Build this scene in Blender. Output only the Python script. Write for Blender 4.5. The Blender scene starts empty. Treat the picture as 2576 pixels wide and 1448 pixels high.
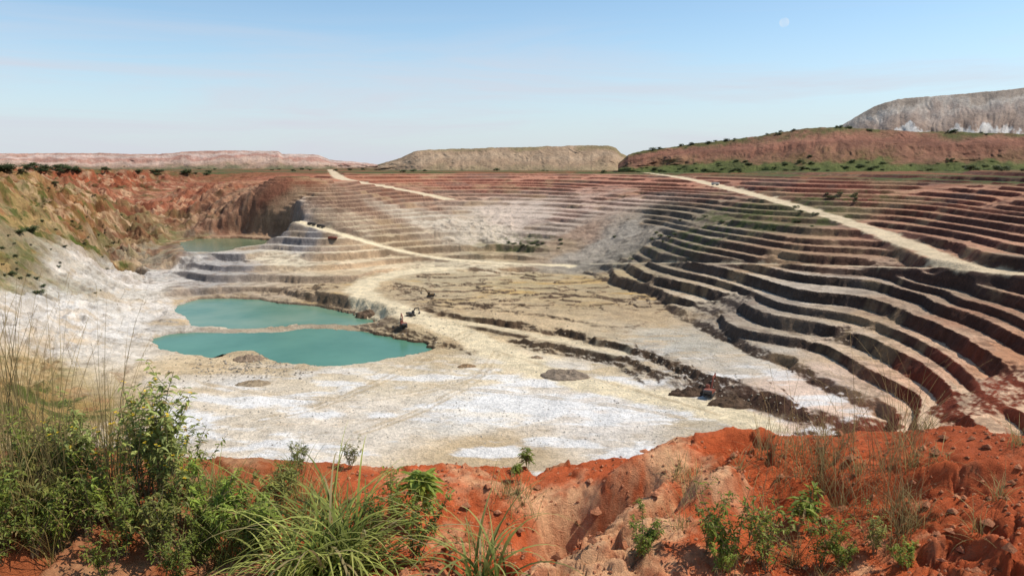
import bpy, math, random
import numpy as np
import bmesh
from mathutils import Vector, Matrix, Euler
random.seed(4); rng=np.random.default_rng(7)
sc=bpy.context.scene
col=sc.collection
PITCH=math.radians(9.1); F=1946.0
# ---------------------------------------------------------------- helpers unprojecting image pixels to world positions (camera at eye point 0,0,0)
def pixel_ray(px,py):
    x=(px-1288)/F; v=-(py-724)/F
    return np.array([x, math.cos(PITCH)+v*math.sin(PITCH), -math.sin(PITCH)+v*math.cos(PITCH)])
def at_z(px,py,z):
    d=pixel_ray(px,py); t=z/d[2]; return d*t
def azr(p): return math.atan2(p[0],p[1]), math.hypot(p[0],p[1])
# ---------------------------------------------------------------- noise
T=rng.random((256,256)).astype(np.float32); T2_=rng.random((256,256)).astype(np.float32); T3_=rng.random((256,256)).astype(np.float32)
def vn(x,y,s=0):
    x=np.asarray(x,dtype=np.float64)+s*17.31; y=np.asarray(y,dtype=np.float64)+s*9.77
    ix=np.floor(x).astype(np.int64); iy=np.floor(y).astype(np.int64)
    fx=x-ix; fy=y-iy; fx=fx*fx*(3-2*fx); fy=fy*fy*(3-2*fy)
    a=T[ix&255,iy&255]; b=T[(ix+1)&255,iy&255]; c=T[ix&255,(iy+1)&255]; d=T[(ix+1)&255,(iy+1)&255]
    return ((a*(1-fx)+b*fx)*(1-fy)+(c*(1-fx)+d*fx)*fy)*2-1
def fbm(x,y,o=4,s=0,g=.5):
    r=0;a=1;t=0
    for i in range(o):
        r=r+a*vn(x*2**i*1.03,y*2**i*1.03,s+i*3); t+=a; a*=g
    return r/t
def ridge(x,y,o=4,s=0):
    r=0;a=1;t=0
    for i in range(o):
        r=r+a*(1-2*np.abs(vn(x*2**i,y*2**i,s+i*5))); t+=a; a*=.5
    return r/t
def cell(x,y):
    ix=np.floor(x).astype(np.int64); iy=np.floor(y).astype(np.int64)
    f1=np.full(x.shape,9.);f2=np.full(x.shape,9.);idv=np.zeros(x.shape);tx=np.zeros(x.shape)
    for a in (-1,0,1):
        for b in (-1,0,1):
            jx=ix+a;jy=iy+b; cx=jx+T2_[jx&255,jy&255]; cy=jy+T3_[jx&255,jy&255]; d=np.hypot(x-cx,y-cy); c=d<f1
            f2=np.where(c,f1,np.minimum(f2,d)); idv=np.where(c,T[(jx+7)&255,(jy+3)&255],idv)
            tl=(T2_[(jx+9)&255,jy&255]-.5)*(x-cx)+(T3_[jx&255,(jy+5)&255]-.5)*(y-cy); tx=np.where(c,tl,tx); f1=np.where(c,d,f1)
    return f1,f2,idv,tx
def sst(x,a,b):
    t=np.clip((x-a)/(b-a),0,1); return t*t*(3-2*t)
def lin(c):
    c=np.array(c,dtype=float)/255.; return np.where(c<.04045,c/12.92,((c+.055)/1.055)**2.4)
# ---------------------------------------------------------------- macro surface of the pit
TAB={
-300:[(440,-5),(550,-20),(650,-30),(740,-36),(850,-42),(1000,-50)],
0:[(440,-7),(470,-12),(550,-25),(600,-32),(650,-38.5),(700,-44),(740,-48),(800,-52),(850,-54),(920,-56),(1000,-58)],
140:[(434,-8),(445,-12),(470,-17),(550,-29.5),(600,-37),(650,-44),(700,-50),(760,-54.5),(850,-58),(920,-60),(1000,-61)],
270:[(432,-8.8),(448,-16),(470,-21),(550,-36.5),(600,-44),(640,-49.5),(700,-55.5),(770,-60),(850,-61.8),(920,-61.8),(1000,-62)],
400:[(433,-9.5),(448,-17),(475,-24),(500,-30),(550,-41),(600,-50),(650,-55),(700,-60),(760,-62.5)],
550:[(434,-10),(450,-16),(470,-20),(500,-27),(550,-39),(585,-47),(600,-50),(632,-50.2),(660,-53.5),(700,-58.3),(740,-63)],
670:[(435,-10),(470,-16),(500,-24),(550,-36),(585,-46),(600,-50),(630,-50.2),(650,-52.5),(700,-58.5),(735,-62.5)],
750:[(435,-10),(470,-16),(500,-23),(550,-33),(590,-43),(612,-48),(640,-51),(670,-55),(700,-58),(735,-62)],
1000:[(435,-10),(470,-19),(500,-26),(550,-36),(600,-46),(640,-53),(660,-56),(690,-58)],
1250:[(435,-10),(470,-20),(500,-27),(550,-38),(600,-48),(650,-56),(680,-58)],
1500:[(435,-10),(470,-18),(500,-25),(550,-35),(600,-45),(650,-53),(685,-57.5),(720,-58)],
1750:[(435,-9),(470,-16),(500,-22),(550,-30),(600,-37),(640,-42),(690,-48),(750,-54),(810,-58)],
2000:[(435,-8),(470,-14),(500,-19),(550,-26.5),(600,-32),(640,-36.5),(690,-41.5),(750,-46.5),(800,-50.5),(850,-54.5),(905,-58)],
2250:[(435,-7),(470,-13),(500,-18),(550,-25),(600,-30.5),(640,-34.5),(690,-39),(730,-42),(780,-45.3),(830,-48.2),(880,-51),(930,-53.4),(980,-55.6),(1040,-58)],
2400:[(660,-31.5),(700,-36),(750,-39.5),(800,-42.8),(850,-45.5),(900,-47.8),(950,-49.6),(1000,-51),(1060,-52.5)],
2576:[(440,-6),(470,-10.5),(500,-14),(560,-21),(620,-26.5),(660,-29.5),(700,-32.5),(740,-35.5),(800,-39),(850,-41.3),(900,-43.5),(1000,-46.8),(1060,-48.8)],
2900:[(440,-5),(500,-11),(600,-20),(700,-27),(800,-33),(1060,-42)]}
C=[]
for px,l in TAB.items():
    for py,z in l:
        a,r=azr(at_z(px,py,z)); C.append((a,math.log(r),z))
for px,py,z in [(600,1000,-62.8),(600,1150,-62.8),(900,1120,-63),(1300,1120,-63),(1700,1120,-62.8),(1000,930,-63),(1300,900,-63),(1600,1000,-63),(700,960,-63),(420,950,-62.5),(300,1100,-62),
    (1700,860,-58),(1900,930,-58),(2100,1010,-58),(1500,780,-58),(1300,760,-58),(1000,760,-60),(600,850,-63),(800,850,-63)]:
    a,r=azr(at_z(px,py,z)); C.append((a,math.log(r),z))
for a in np.linspace(-.8,.8,9):
    for r in (1300,2500,5000,11000): C.append((a,math.log(r),-11))
C=np.array(C)
def ker(du,dv): return np.sqrt(du*du+dv*dv+.0016)
A=ker(C[:,None,0]-C[None,:,0],C[:,None,1]-C[None,:,1]); n=len(C)
A2=np.zeros((n+1,n+1)); A2[:n,:n]=A-1e-3*np.eye(n); A2[n,:n]=1; A2[:n,n]=1
wts=np.linalg.solve(A2,np.append(C[:,2],0))
AZ0,AZ1=-.80,.80; L0,L1=math.log(9.),math.log(12500.)
def coarse(nu,nv):
    return np.meshgrid(np.linspace(AZ0,AZ1,nu),np.linspace(L0,L1,nv),indexing='ij')
def bil(G,u,v):
    nu,nv=G.shape[:2]
    fu=np.clip((np.asarray(u)-AZ0)/(AZ1-AZ0)*(nu-1),0,nu-1.001); fv=np.clip((np.asarray(v)-L0)/(L1-L0)*(nv-1),0,nv-1.001)
    i=fu.astype(int); j=fv.astype(int); a=fu-i; b=fv-j
    if G.ndim==3: a=a[...,None]; b=b[...,None]
    return (G[i,j]*(1-a)+G[i+1,j]*a)*(1-b)+(G[i,j+1]*(1-a)+G[i+1,j+1]*a)*b
U,V=coarse(260,420)
M=np.zeros_like(U)
for i in range(U.shape[0]):
    M[i]=(ker(U[i][:,None]-C[None,:,0],V[i][:,None]-C[None,:,1])@wts[:n])+wts[n]
M=np.clip(M,-64,-2.5)
M=np.where(V>math.log(1100),M*(1-sst(V,math.log(1100),math.log(1500)))-11*sst(V,math.log(1100),math.log(1500)),M)
lr_s=np.linspace(math.log(95),math.log(9000),5000); r_s=np.exp(lr_s)
def hit(px,py,H):
    d=pixel_ray(px,py); a=math.atan2(d[0],d[1]); k=d[2]/math.hypot(d[0],d[1])
    z=r_s*k; h=bil(H,np.full_like(lr_s,a),lr_s)
    idx=np.nonzero(z<=h)[0]
    i=idx[0] if len(idx) else len(r_s)-1
    return np.array([r_s[i]*math.sin(a),r_s[i]*math.cos(a),h[i]])
# ---------------------------------------------------------------- soil colours (tread colour, face colour, bench weight)
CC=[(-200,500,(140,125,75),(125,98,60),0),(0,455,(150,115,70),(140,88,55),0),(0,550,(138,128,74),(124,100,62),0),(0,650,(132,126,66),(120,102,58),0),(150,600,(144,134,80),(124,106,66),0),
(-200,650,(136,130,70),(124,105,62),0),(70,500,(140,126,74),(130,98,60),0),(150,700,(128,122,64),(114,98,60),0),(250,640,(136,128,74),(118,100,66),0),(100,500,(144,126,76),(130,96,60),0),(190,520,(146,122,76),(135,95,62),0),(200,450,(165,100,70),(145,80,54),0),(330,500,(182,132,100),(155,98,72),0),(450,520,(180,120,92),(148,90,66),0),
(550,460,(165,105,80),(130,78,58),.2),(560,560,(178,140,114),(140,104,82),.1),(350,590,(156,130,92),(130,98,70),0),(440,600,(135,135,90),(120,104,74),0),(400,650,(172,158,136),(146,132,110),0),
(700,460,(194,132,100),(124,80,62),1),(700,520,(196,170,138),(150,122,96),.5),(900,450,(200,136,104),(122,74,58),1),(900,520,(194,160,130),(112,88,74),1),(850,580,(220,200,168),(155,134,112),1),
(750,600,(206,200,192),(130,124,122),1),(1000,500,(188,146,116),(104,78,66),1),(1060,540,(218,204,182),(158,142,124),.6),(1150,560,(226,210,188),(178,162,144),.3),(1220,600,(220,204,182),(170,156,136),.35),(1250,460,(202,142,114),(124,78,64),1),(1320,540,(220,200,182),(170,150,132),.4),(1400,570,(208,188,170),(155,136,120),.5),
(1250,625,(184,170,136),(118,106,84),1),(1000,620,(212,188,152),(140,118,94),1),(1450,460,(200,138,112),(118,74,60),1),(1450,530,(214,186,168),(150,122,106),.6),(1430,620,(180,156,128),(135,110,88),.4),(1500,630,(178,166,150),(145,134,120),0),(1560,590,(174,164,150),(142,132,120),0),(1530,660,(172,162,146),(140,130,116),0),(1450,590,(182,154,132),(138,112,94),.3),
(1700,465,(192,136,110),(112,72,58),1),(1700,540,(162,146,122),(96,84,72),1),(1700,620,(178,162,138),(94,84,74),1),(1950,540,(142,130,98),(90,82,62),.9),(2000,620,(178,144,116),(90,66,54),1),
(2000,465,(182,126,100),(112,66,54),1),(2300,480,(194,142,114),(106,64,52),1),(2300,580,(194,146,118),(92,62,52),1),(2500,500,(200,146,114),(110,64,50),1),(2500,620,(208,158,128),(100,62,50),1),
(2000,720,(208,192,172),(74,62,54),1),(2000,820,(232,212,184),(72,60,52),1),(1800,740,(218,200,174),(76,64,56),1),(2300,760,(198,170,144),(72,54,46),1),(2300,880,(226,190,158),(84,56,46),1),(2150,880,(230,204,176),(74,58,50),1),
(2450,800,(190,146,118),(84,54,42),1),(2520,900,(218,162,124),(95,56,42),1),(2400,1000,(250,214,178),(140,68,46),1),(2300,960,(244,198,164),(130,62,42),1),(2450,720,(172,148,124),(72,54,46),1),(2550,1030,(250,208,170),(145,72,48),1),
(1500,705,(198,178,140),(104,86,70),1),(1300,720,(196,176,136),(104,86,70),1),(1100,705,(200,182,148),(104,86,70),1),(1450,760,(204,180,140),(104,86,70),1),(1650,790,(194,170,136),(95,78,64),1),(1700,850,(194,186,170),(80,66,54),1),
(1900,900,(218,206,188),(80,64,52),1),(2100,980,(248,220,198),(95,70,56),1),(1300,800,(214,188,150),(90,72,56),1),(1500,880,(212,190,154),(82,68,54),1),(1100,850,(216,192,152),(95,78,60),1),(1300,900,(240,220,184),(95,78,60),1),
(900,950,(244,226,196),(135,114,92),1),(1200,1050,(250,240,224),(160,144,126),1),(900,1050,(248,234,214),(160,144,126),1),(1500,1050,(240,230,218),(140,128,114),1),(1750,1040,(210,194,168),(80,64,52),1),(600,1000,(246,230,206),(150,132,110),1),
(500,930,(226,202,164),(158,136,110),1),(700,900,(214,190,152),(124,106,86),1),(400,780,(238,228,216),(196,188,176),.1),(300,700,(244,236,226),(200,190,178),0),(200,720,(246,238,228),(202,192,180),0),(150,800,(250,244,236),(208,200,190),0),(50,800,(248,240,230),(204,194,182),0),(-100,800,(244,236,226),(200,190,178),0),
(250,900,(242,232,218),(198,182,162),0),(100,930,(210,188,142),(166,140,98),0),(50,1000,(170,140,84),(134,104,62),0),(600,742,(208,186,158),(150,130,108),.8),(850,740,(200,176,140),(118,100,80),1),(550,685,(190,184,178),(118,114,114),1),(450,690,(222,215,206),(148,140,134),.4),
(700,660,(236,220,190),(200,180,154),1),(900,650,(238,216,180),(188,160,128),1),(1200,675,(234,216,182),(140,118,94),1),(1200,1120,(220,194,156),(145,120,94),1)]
pts=[];vals=[]
for px,py,t,f,w in CC:
    p=hit(px,py,M); a,r=azr(p); pts.append((a,math.log(r))); vals.append(np.concatenate([lin(t)*.82,lin(f)*1.0,[w]]))
pts=np.array(pts);vals=np.array(vals)
U,V=coarse(420,700)
CG=np.zeros(U.shape+(7,))
for i in range(U.shape[0]):
    d2=(U[i][:,None]-pts[None,:,0])**2+(V[i][:,None]-pts[None,:,1])**2
    w=1/(d2+2e-4)**2.2; CG[i]=(w@vals)/w.sum(1)[:,None]
# ---------------------------------------------------------------- fine grid
NA=1150; az=np.linspace(-.78,.78,NA)
R=np.concatenate([np.exp(np.linspace(math.log(10),math.log(100),30,endpoint=False)),np.exp(np.linspace(math.log(100),math.log(1000),1120,endpoint=False)),np.exp(np.linspace(math.log(1000),math.log(12000),60))])
NR=len(R)
AA,LR=np.meshgrid(az,np.log(R),indexing='ij'); RR=np.exp(LR)
X=RR*np.sin(AA); Y=RR*np.cos(AA)
h=bil(M,AA,LR)
def grad(h):
    dr=np.gradient(h,axis=1)/np.gradient(RR,axis=1); da=np.gradient(h,axis=0)/(np.gradient(AA,axis=0)*RR)
    return np.sqrt(dr*dr+da*da)
g=np.clip(grad(h),0,1.2)
nA=fbm(X/30,Y/30,6,1,.6); nB=fbm(X/30,Y/30,6,9,.6)
CF=bil(CG,AA+.05*nA,LR+.07*nB)
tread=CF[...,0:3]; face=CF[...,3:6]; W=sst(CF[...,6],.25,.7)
far=sst(RR,880,1050)
h=h+g*W*(1.0*fbm(X/80,Y/80,2,2)+.3*fbm(X/18,Y/18,2,5))
LV=np.arange(-70,0,.02); HZ=np.where(LV>-24,1.95,np.where(LV>-41,2.6,3.4))*(1+.28*np.sin(LV*.83+1)+.15*np.sin(LV*2.1))
QV=np.cumsum(.02/HZ)
def q(z): return np.interp(z,LV,QV)
def qi(s): return np.interp(s,QV,LV)
s=q(h); k=np.floor(s)
s2=s+np.clip(g,.08,.5)*(.15*fbm(X/5+k*3.1,Y/5,4,45,.7)+.10*vn(X/1.7+k,Y/1.7,47))
k=np.floor(s2); t=s2-k
f=np.clip((.52+.35*vn(X/9+k,Y/9,3))*g,.06,.38)
rs=np.clip((t-.5+f/2)/f,0,1)
rs=rs+.14*fbm(X/2.6,Y/2.6,4,48,.65)*np.sin(rs*math.pi)
ht=qi(k+rs)+(t-.5)*.2+.12*np.clip(fbm(X/3,Y/3,4,49,.6),0,1)
slump=sst(fbm(X/34,Y/34,6,12,.62),.16,.38)*.85
Wt=W*(1-slump)
gs_=np.clip(g*3.6,0,1)*(1-W)*sst(RR,140,230)*(AA<0)
gr_=np.clip(g*3,0,1)*(1-W)*(AA>=0)
wx=X+10*fbm(X/40,Y/40,3,33); wy=Y+10*fbm(X/40,Y/40,3,34)
cl=(np.exp(-((AA+.48)/.14)**2))*sst(RR,400,520)
c1,c2,cid,ctl=cell(wx/16+3,wy/16+1)
er=(3.2+6.5*cl)*(ridge(wx/55,wy/55,3,21)-.15)+(2.6+4.0*cl)*(ridge(wx/17,wy/17,4,23)-.2)+(1.3+2.4*cl)*(ridge(wx/7,wy/7,4,29)-.2)+1.8*fbm(X/6,Y/6,5,6,.68)+.6*fbm(X/1.8,Y/1.8,2,7)+cl*(4*(cid-.5)+5*ctl)
h=h+W*slump*g*3*fbm(X/7,Y/7,5,13,.6)
hn=h+gs_*er+gr_*1.6*fbm(X/7,Y/7,5,17,.6)
h=hn*(1-Wt)+ht*Wt
h=h*(1-far)+far*(-11+.0*h)
# ---- polygon distances
def sdf(poly):
    P=np.array(poly); d=np.full(X.shape,1e9)
    mnx,mny=P.min(0)-40; mxx,mxy=P.max(0)+40
    m=(X>mnx)&(X<mxx)&(Y>mny)&(Y<mxy); x=X[m];y=Y[m]
    dd=np.full(x.shape,1e9); ii=np.zeros(x.shape,bool)
    for i in range(len(P)):
        a=P[i];b=P[(i+1)%len(P)]; e=b-a
        tt=np.clip(((x-a[0])*e[0]+(y-a[1])*e[1])/(e@e+1e-9),0,1)
        dd=np.minimum(dd,np.hypot(x-a[0]-tt*e[0],y-a[1]-tt*e[1]))
        c=(a[1]>y)!=(b[1]>y)
        with np.errstate(divide='ignore',invalid='ignore'):
            xi=(b[0]-a[0])*(y-a[1])/(b[1]-a[1]+1e-12)+a[0]
        ii^=c&(x<xi)
    d[m]=np.where(ii,-dd,dd); return d
def poly(l,z): return [tuple(at_z(a,b,z)[:2]) for a,b in l]
nz=fbm(X/7,Y/7,5,31,.6)*2.6
nz2=fbm(X/14,Y/14,6,36,.62)*7
Fp=poly([(1480,688),(1640,745),(1720,800),(1850,862),(2000,930),(2110,985),(2225,1040),(2240,1110),(2100,1250)],-58)+poly([(1000,1250),(450,1200),(400,1000),(330,920),(330,850),(430,780),(440,748),(600,740),(790,736)],-63)+poly([(880,705),(950,684),(1100,675)],-58)
wF=sst(-(sdf(Fp)+nz),-3.,1.5)
Ap=poly([(700,716),(790,738),(850,762),(950,782),(1010,776),(1080,775),(1180,792),(1290,804),(1400,818),(1500,846),(1570,868),(1620,876),(1700,905),(1760,938),(1850,950),(1900,972),(2000,1018),(2060,1034),(2230,1052),(2500,1100),(2500,700),(1480,640),(800,650)],-58)
sA=sdf(Ap)+nz2*.7
wdA=1.3+5*sst(fbm(X/22,Y/22,3,37),.0,.4); wA=sst(-sA,-wdA,wdA)
Bp=poly([(800,770),(870,806),(960,828),(1040,842),(1130,858),(1190,875),(1200,862),(1140,838),(1110,822),(1250,842),(1400,868),(1500,882),(1560,893),(1620,925),(1750,965),(1830,990),(1900,1005),(2000,1035),(2060,1055),(2230,1080),(2500,1100),(2300,760),(1480,680),(800,690)],-60.8)
sB=sdf(Bp)+nz2*.6
wdB=1.3+5*sst(fbm(X/22,Y/22,3,38),.0,.4); wB=sst(-sB,-wdB,wdB)
Dp=poly([(1060,745),(1200,760),(1400,790),(1560,815),(1640,800),(1500,740),(1200,715),(1000,725)],-57.3)
sD=sdf(Dp)+nz2; wD=sst(-sD,-2,2)
Ep=poly([(1280,862),(1400,882),(1520,898),(1570,925),(1640,965),(1740,1000),(1900,1060),(2100,1100),(1900,980),(1700,940),(1560,880),(1400,850)],-62)
sE=sdf(Ep)+nz2*.6; wE=sst(-sE,-1.2,1.2)
hf=-63+.8*wE+1.5*wB+2.4*wA+.8*wD+.35*fbm(X/25,Y/25,4,40)+.28*fbm(X/5,Y/5,5,41,.6)
fz_=sst(RR,290,330)
hf=hf+(.7*sst(fbm(X/32,Y/18,5,55,.6),.05,.10)+.7*sst(fbm(X/20,Y/14,5,56,.6),.12,.17))*fz_
eA=np.exp(-(np.abs(sA)/4)**2)*(1-sst(wdA,2,5)); eB=np.exp(-(np.abs(sB)/4)**2)*(1-sst(wdB,2,5)); eb=np.maximum(eA,eB)
hf=hf+eb*.9*fbm(X/2.6,Y/2.6,4,58,.6)
h=h*(1-wF)+hf*wF
# ---- roads
def road(l,width,zs=None,sh=4,shape=True,soft=1.4,w1=None):
    P=[]
    for i,(a,b) in enumerate(l):
        p=at_z(a,b,zs[i]) if zs is not None else hit(a,b,M); P.append(p)
    P=np.array(P)
    tt=np.linspace(0,len(P)-1,len(P)*6); Q=np.stack([np.interp(tt,range(len(P)),P[:,i]) for i in range(3)],1)
    for _ in range(12): Q[1:-1]=(Q[:-2]+2*Q[1:-1]+Q[2:])/4
    mnx,mny=Q[:,:2].min(0)-30; mxx,mxy=Q[:,:2].max(0)+30
    m=(X>mnx)&(X<mxx)&(Y>mny)&(Y<mxy); x=X[m];y=Y[m]; D=np.full(x.shape,1e9); Z=np.zeros(x.shape)
    for a,b in zip(Q[:-1],Q[1:]):
        e=b[:2]-a[:2]; t_=np.clip(((x-a[0])*e[0]+(y-a[1])*e[1])/(e@e+1e-9),0,1)
        d=np.hypot(x-a[0]-t_*e[0],y-a[1]-t_*e[1]); c=d<D; D[c]=d[c]; Z[c]=(a[2]+(b[2]-a[2])*t_)[c]
    if shape:
        w=1-sst(D+.8*vn(x/6,y/6,8),width/2,width/2+sh)
        h[m]=h[m]*(1-w)+Z*w
    rc=np.zeros(X.shape); rc[m]=1-sst(D+2.2*soft*fbm(x/7,y/7,5,8,.65),width/2-soft,width/2+soft)
    return rc
r1=road([(830,426),(845,440),(860,452),(960,468),(1060,486),(1130,502)],11)
r2=road([(690,535),(740,555),(860,590),(1000,630),(1100,650),(1250,662),(1430,668)],8)
r4=road([(1600,432),(1680,441),(1750,453),(1900,490),(2050,530),(2200,580),(2330,630),(2400,662),(2480,684),(2600,690),(2700,700)],9.5)
r5=road([(2430,680),(2330,674),(2200,670),(2000,666),(1800,662),(1600,661),(1490,664)],2.5,sh=3)
r3=road([(1130,674),(1060,679),(1000,688),(935,704),(900,724),(915,748),(980,770),(1030,790),(1080,810),(1170,838),(1260,890),(1400,950),(1600,990),(1750,1018),(1900,1065)],13,
   [-57.6,-57.8,-58,-58,-58,-58,-58.2,-59,-60,-61.8,-62.7,-62.9,-62.9,-62.9,-62.9],sh=7,soft=2)
r6=road([(1040,795),(1180,812),(1330,838),(1480,872),(1560,888)],5,[-59.5,-60.5,-60.6,-60.6,-60.6],sh=2)
tk=0
for l in [[(1180,845),(1080,890),(980,950),(820,1020),(640,1060)],[(1250,890),(1200,960),(1050,1040),(900,1090)],[(1260,890),(1400,930),(1560,970),(1800,1040)],[(1000,960),(1200,980),(1500,1010),(1720,1050)],[(500,960),(700,1000),(1000,1010),(1250,930)]]:
    for o in (-1.3,1.3): 
        tk=np.maximum(tk,road([(a+o*5,b+o*2.4) for a,b in l],.9,[-63]*len(l),shape=False,soft=.45))
# ---- ponds
PD=[([(385,852),(400,878),(460,893),(540,903),(590,886),(640,886),(665,896),(700,914),(800,925),(880,922),(960,908),(1040,892),(1085,880),(1070,868),(980,850),(900,832),(850,815),(790,810),(740,825),(600,829),(500,834),(430,841)],-64.),
([(450,768),(445,785),(475,803),(490,824),(600,827),(700,825),(760,816),(850,816),(900,821),(955,818),(935,803),(880,788),(800,772),(760,768),(700,764),(650,754),(560,751),(500,753)],-64.),
([(455,610),(500,601),(600,599),(690,606),(705,614),(620,624),(545,634),(470,634)],-50.6)]
wet=np.zeros(X.shape)
for i,(l,z) in enumerate(PD):
    pp=poly(l,z); sd=sdf(pp)+(.85*nz+1.7*fbm(X/3,Y/3,4,99,.6))*(.55 if i==1 else .9)
    near=(1-sst(sd,3,22))*(sd>0)
    h=np.maximum(h,z+.45)*near+h*(1-near)
    if i<2:
        nr=1-sst(sd,2,7); h=np.where(sd>0,np.minimum(h,z+.5+np.clip(sd,0,20)*.25)*nr+h*(1-nr),h)
    if i==2:
        nr=1-sst(sd,6,16); h=np.minimum(h,z+1.2+np.clip(sd,0,20)*.08)*nr+h*(1-nr)
    w=sst(-sd,-1.5,1.5); h=h*(1-w)+(z-2.5)*w
    wet=np.maximum(wet,(1-sst(h-z,.1,.7))*(sd<10))
nw=1-sst(RR,98,122)
wall=-4.6-.46*(RR-9)
h=h*(1-nw)+np.minimum(h,np.maximum(wall,-63))*nw
h=h+.14*fbm(X/2.5,Y/2.5,4,70,.6)*(1-sst(RR,300,700))*(1-wet)
# ---------------------------------------------------------------- colours
G=grad(h)
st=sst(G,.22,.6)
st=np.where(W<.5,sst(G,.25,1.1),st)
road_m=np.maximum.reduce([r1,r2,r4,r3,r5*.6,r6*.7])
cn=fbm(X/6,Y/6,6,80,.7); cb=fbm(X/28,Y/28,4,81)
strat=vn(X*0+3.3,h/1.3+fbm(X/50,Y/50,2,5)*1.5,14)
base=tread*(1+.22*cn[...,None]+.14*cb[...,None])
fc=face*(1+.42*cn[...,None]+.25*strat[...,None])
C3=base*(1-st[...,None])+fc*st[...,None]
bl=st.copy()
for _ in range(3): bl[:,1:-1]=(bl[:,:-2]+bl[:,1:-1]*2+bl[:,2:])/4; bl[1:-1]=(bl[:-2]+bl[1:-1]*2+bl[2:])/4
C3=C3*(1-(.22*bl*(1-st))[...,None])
def mixc(C3,c,m): m=m[...,None]; return C3*(1-m)+lin(c)*.82*m
wall_m=W*(1-wF)*(1-far)
C3=mixc(C3,(128,104,86),wall_m*(1-st)*.5*sst(fbm(X/5,Y/5,5,71,.7),.08,.3))
C3=mixc(C3,(200,170,130),wall_m*.4*sst(fbm(X/24,Y/24,5,72,.6),.12,.4))
C3=mixc(C3,(128,76,56),wall_m*.4*sst(fbm(X/30,Y/30,5,73,.6),.12,.4)*sst(h,-34,-18))
C3=mixc(C3,(112,100,92),wall_m*.4*sst(fbm(X/34,Y/34,5,76,.6),.1,.35)*(AA>-.1))
fl=wF*(1-st)
nearf=1-sst(RR,215,265)
C3=mixc(C3,(186,166,136),fl*.4*sst(fbm(X/22,Y/9,6,90,.6),.05,.4)*sst(RR,210,330))
C3=mixc(C3,(212,172,100),fl*.65*sst(fbm(X/30,Y/14,5,93),.08,.4)*sst(RR,300,350))
C3=mixc(C3,(214,184,142),fl*(.55-.3*nearf)*sst(fbm(X/9,Y/4,6,95,.68),.1,.36))
C3=mixc(C3,(160,134,104),fl*(.55-.25*nearf)*sst(fbm(X/3.5,Y/1.8,6,97,.72),.24,.44))
C3=mixc(C3,(255,253,250),fl*.85*sst(fbm(X/16,Y/7,6,91,.62),-.12,.22)*nearf)
C3=mixc(C3,(110,88,66),wF*.6*eb*sst(fbm(X/4,Y/4,5,98,.6),-.1,.35)*(1-road_m))
C3=mixc(C3,(253,234,196),road_m*.94)
C3=mixc(C3,(205,180,142),tk*.55*fl)
C3=C3*(1-.15*(road_m*sst(np.abs(fbm(X/3,Y/3,3,3)),.1,.4))[...,None])
C3=C3*(1-.3*wet[...,None])
def blob(px,py,r,st_=1.):
    p=hit(px,py,M); return st_*np.exp(-((X-p[0])**2+(Y-p[1])**2)/(r*r))
vg=np.clip(sum(blob(*b) for b in [(1900,540,30),(1820,560,22),(2000,560,20),(1780,600,16),(1650,620,16,.5),(1330,615,16),(1290,608,12),(2150,495,22),(2100,500,16),(80,580,16,.6),(450,640,16,.6),(1900,520,20,.8),(2060,540,16,.7)]),0,1)
green=vg*sst(fbm(X/5,Y/5,6,60,.65),-.02,.2)
C3=mixc(C3,(92,100,54),green*.7)
lefts=(1-W)*sst(tread[...,1]-tread[...,2]*1.6,.02,.09)*(1-far)*(AA<-.2)
C3=mixc(C3,(84,96,42),lefts*.9*sst(fbm(X/11,Y/11,6,62,.72),-.02,.12))
C3=mixc(C3,(200,164,112),lefts*.6*sst(fbm(X/8,Y/8,6,66,.72),.06,.2))
C3=mixc(C3,(160,98,64),lefts*.5*sst(fbm(X/15,Y/15,6,67,.68),.15,.3))
wl=(1-W)*(1-lefts)*(1-far)*(AA<-.3)*(h<-42)
C3=mixc(C3,(165,150,130),wl*.45*sst(fbm(X/6,Y/6,6,74,.72),.12,.28))
C3=mixc(C3,(206,176,132),wl*.4*sst(fbm(X/13,Y/13,6,75,.68),.12,.3))
cliffm=(1-W)*cl*(1-far)
C3=mixc(C3,(218,182,145),cliffm*.65*sst(fbm(X/9,Y/9,6,68,.68),.06,.25))
C3=mixc(C3,(116,60,40),cliffm*.6*sst(fbm(X/12,Y/12,6,69,.68),.03,.22))
C3=mixc(C3,(104,100,60),cliffm*.6*sst(fbm(X/16,Y/16,6,64,.68),.12,.3))
pl=sst(bil(M,AA,LR),-11.6,-9.6)*sst(RR,330,480)*(AA>-.35)+sst(RR,860,910)
pl=np.clip(pl,0,1)*sst(RR,300,400)
pm=pl*(1-st)
vgn=sst(fbm(X/60,Y/60,5,63,.6),-.25,.1)
C3=C3*(1-pm[...,None])+(lin((146,98,70))*.8*(1-vgn)[...,None]+lin((92,96,56))*.8*vgn[...,None])*pm[...,None]
C3=mixc(C3,(232,210,176),np.maximum(r1,r4*.9)*.9)
C3=np.clip(C3*np.array([1.02,1.0,.97]),.015,.88)
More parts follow.
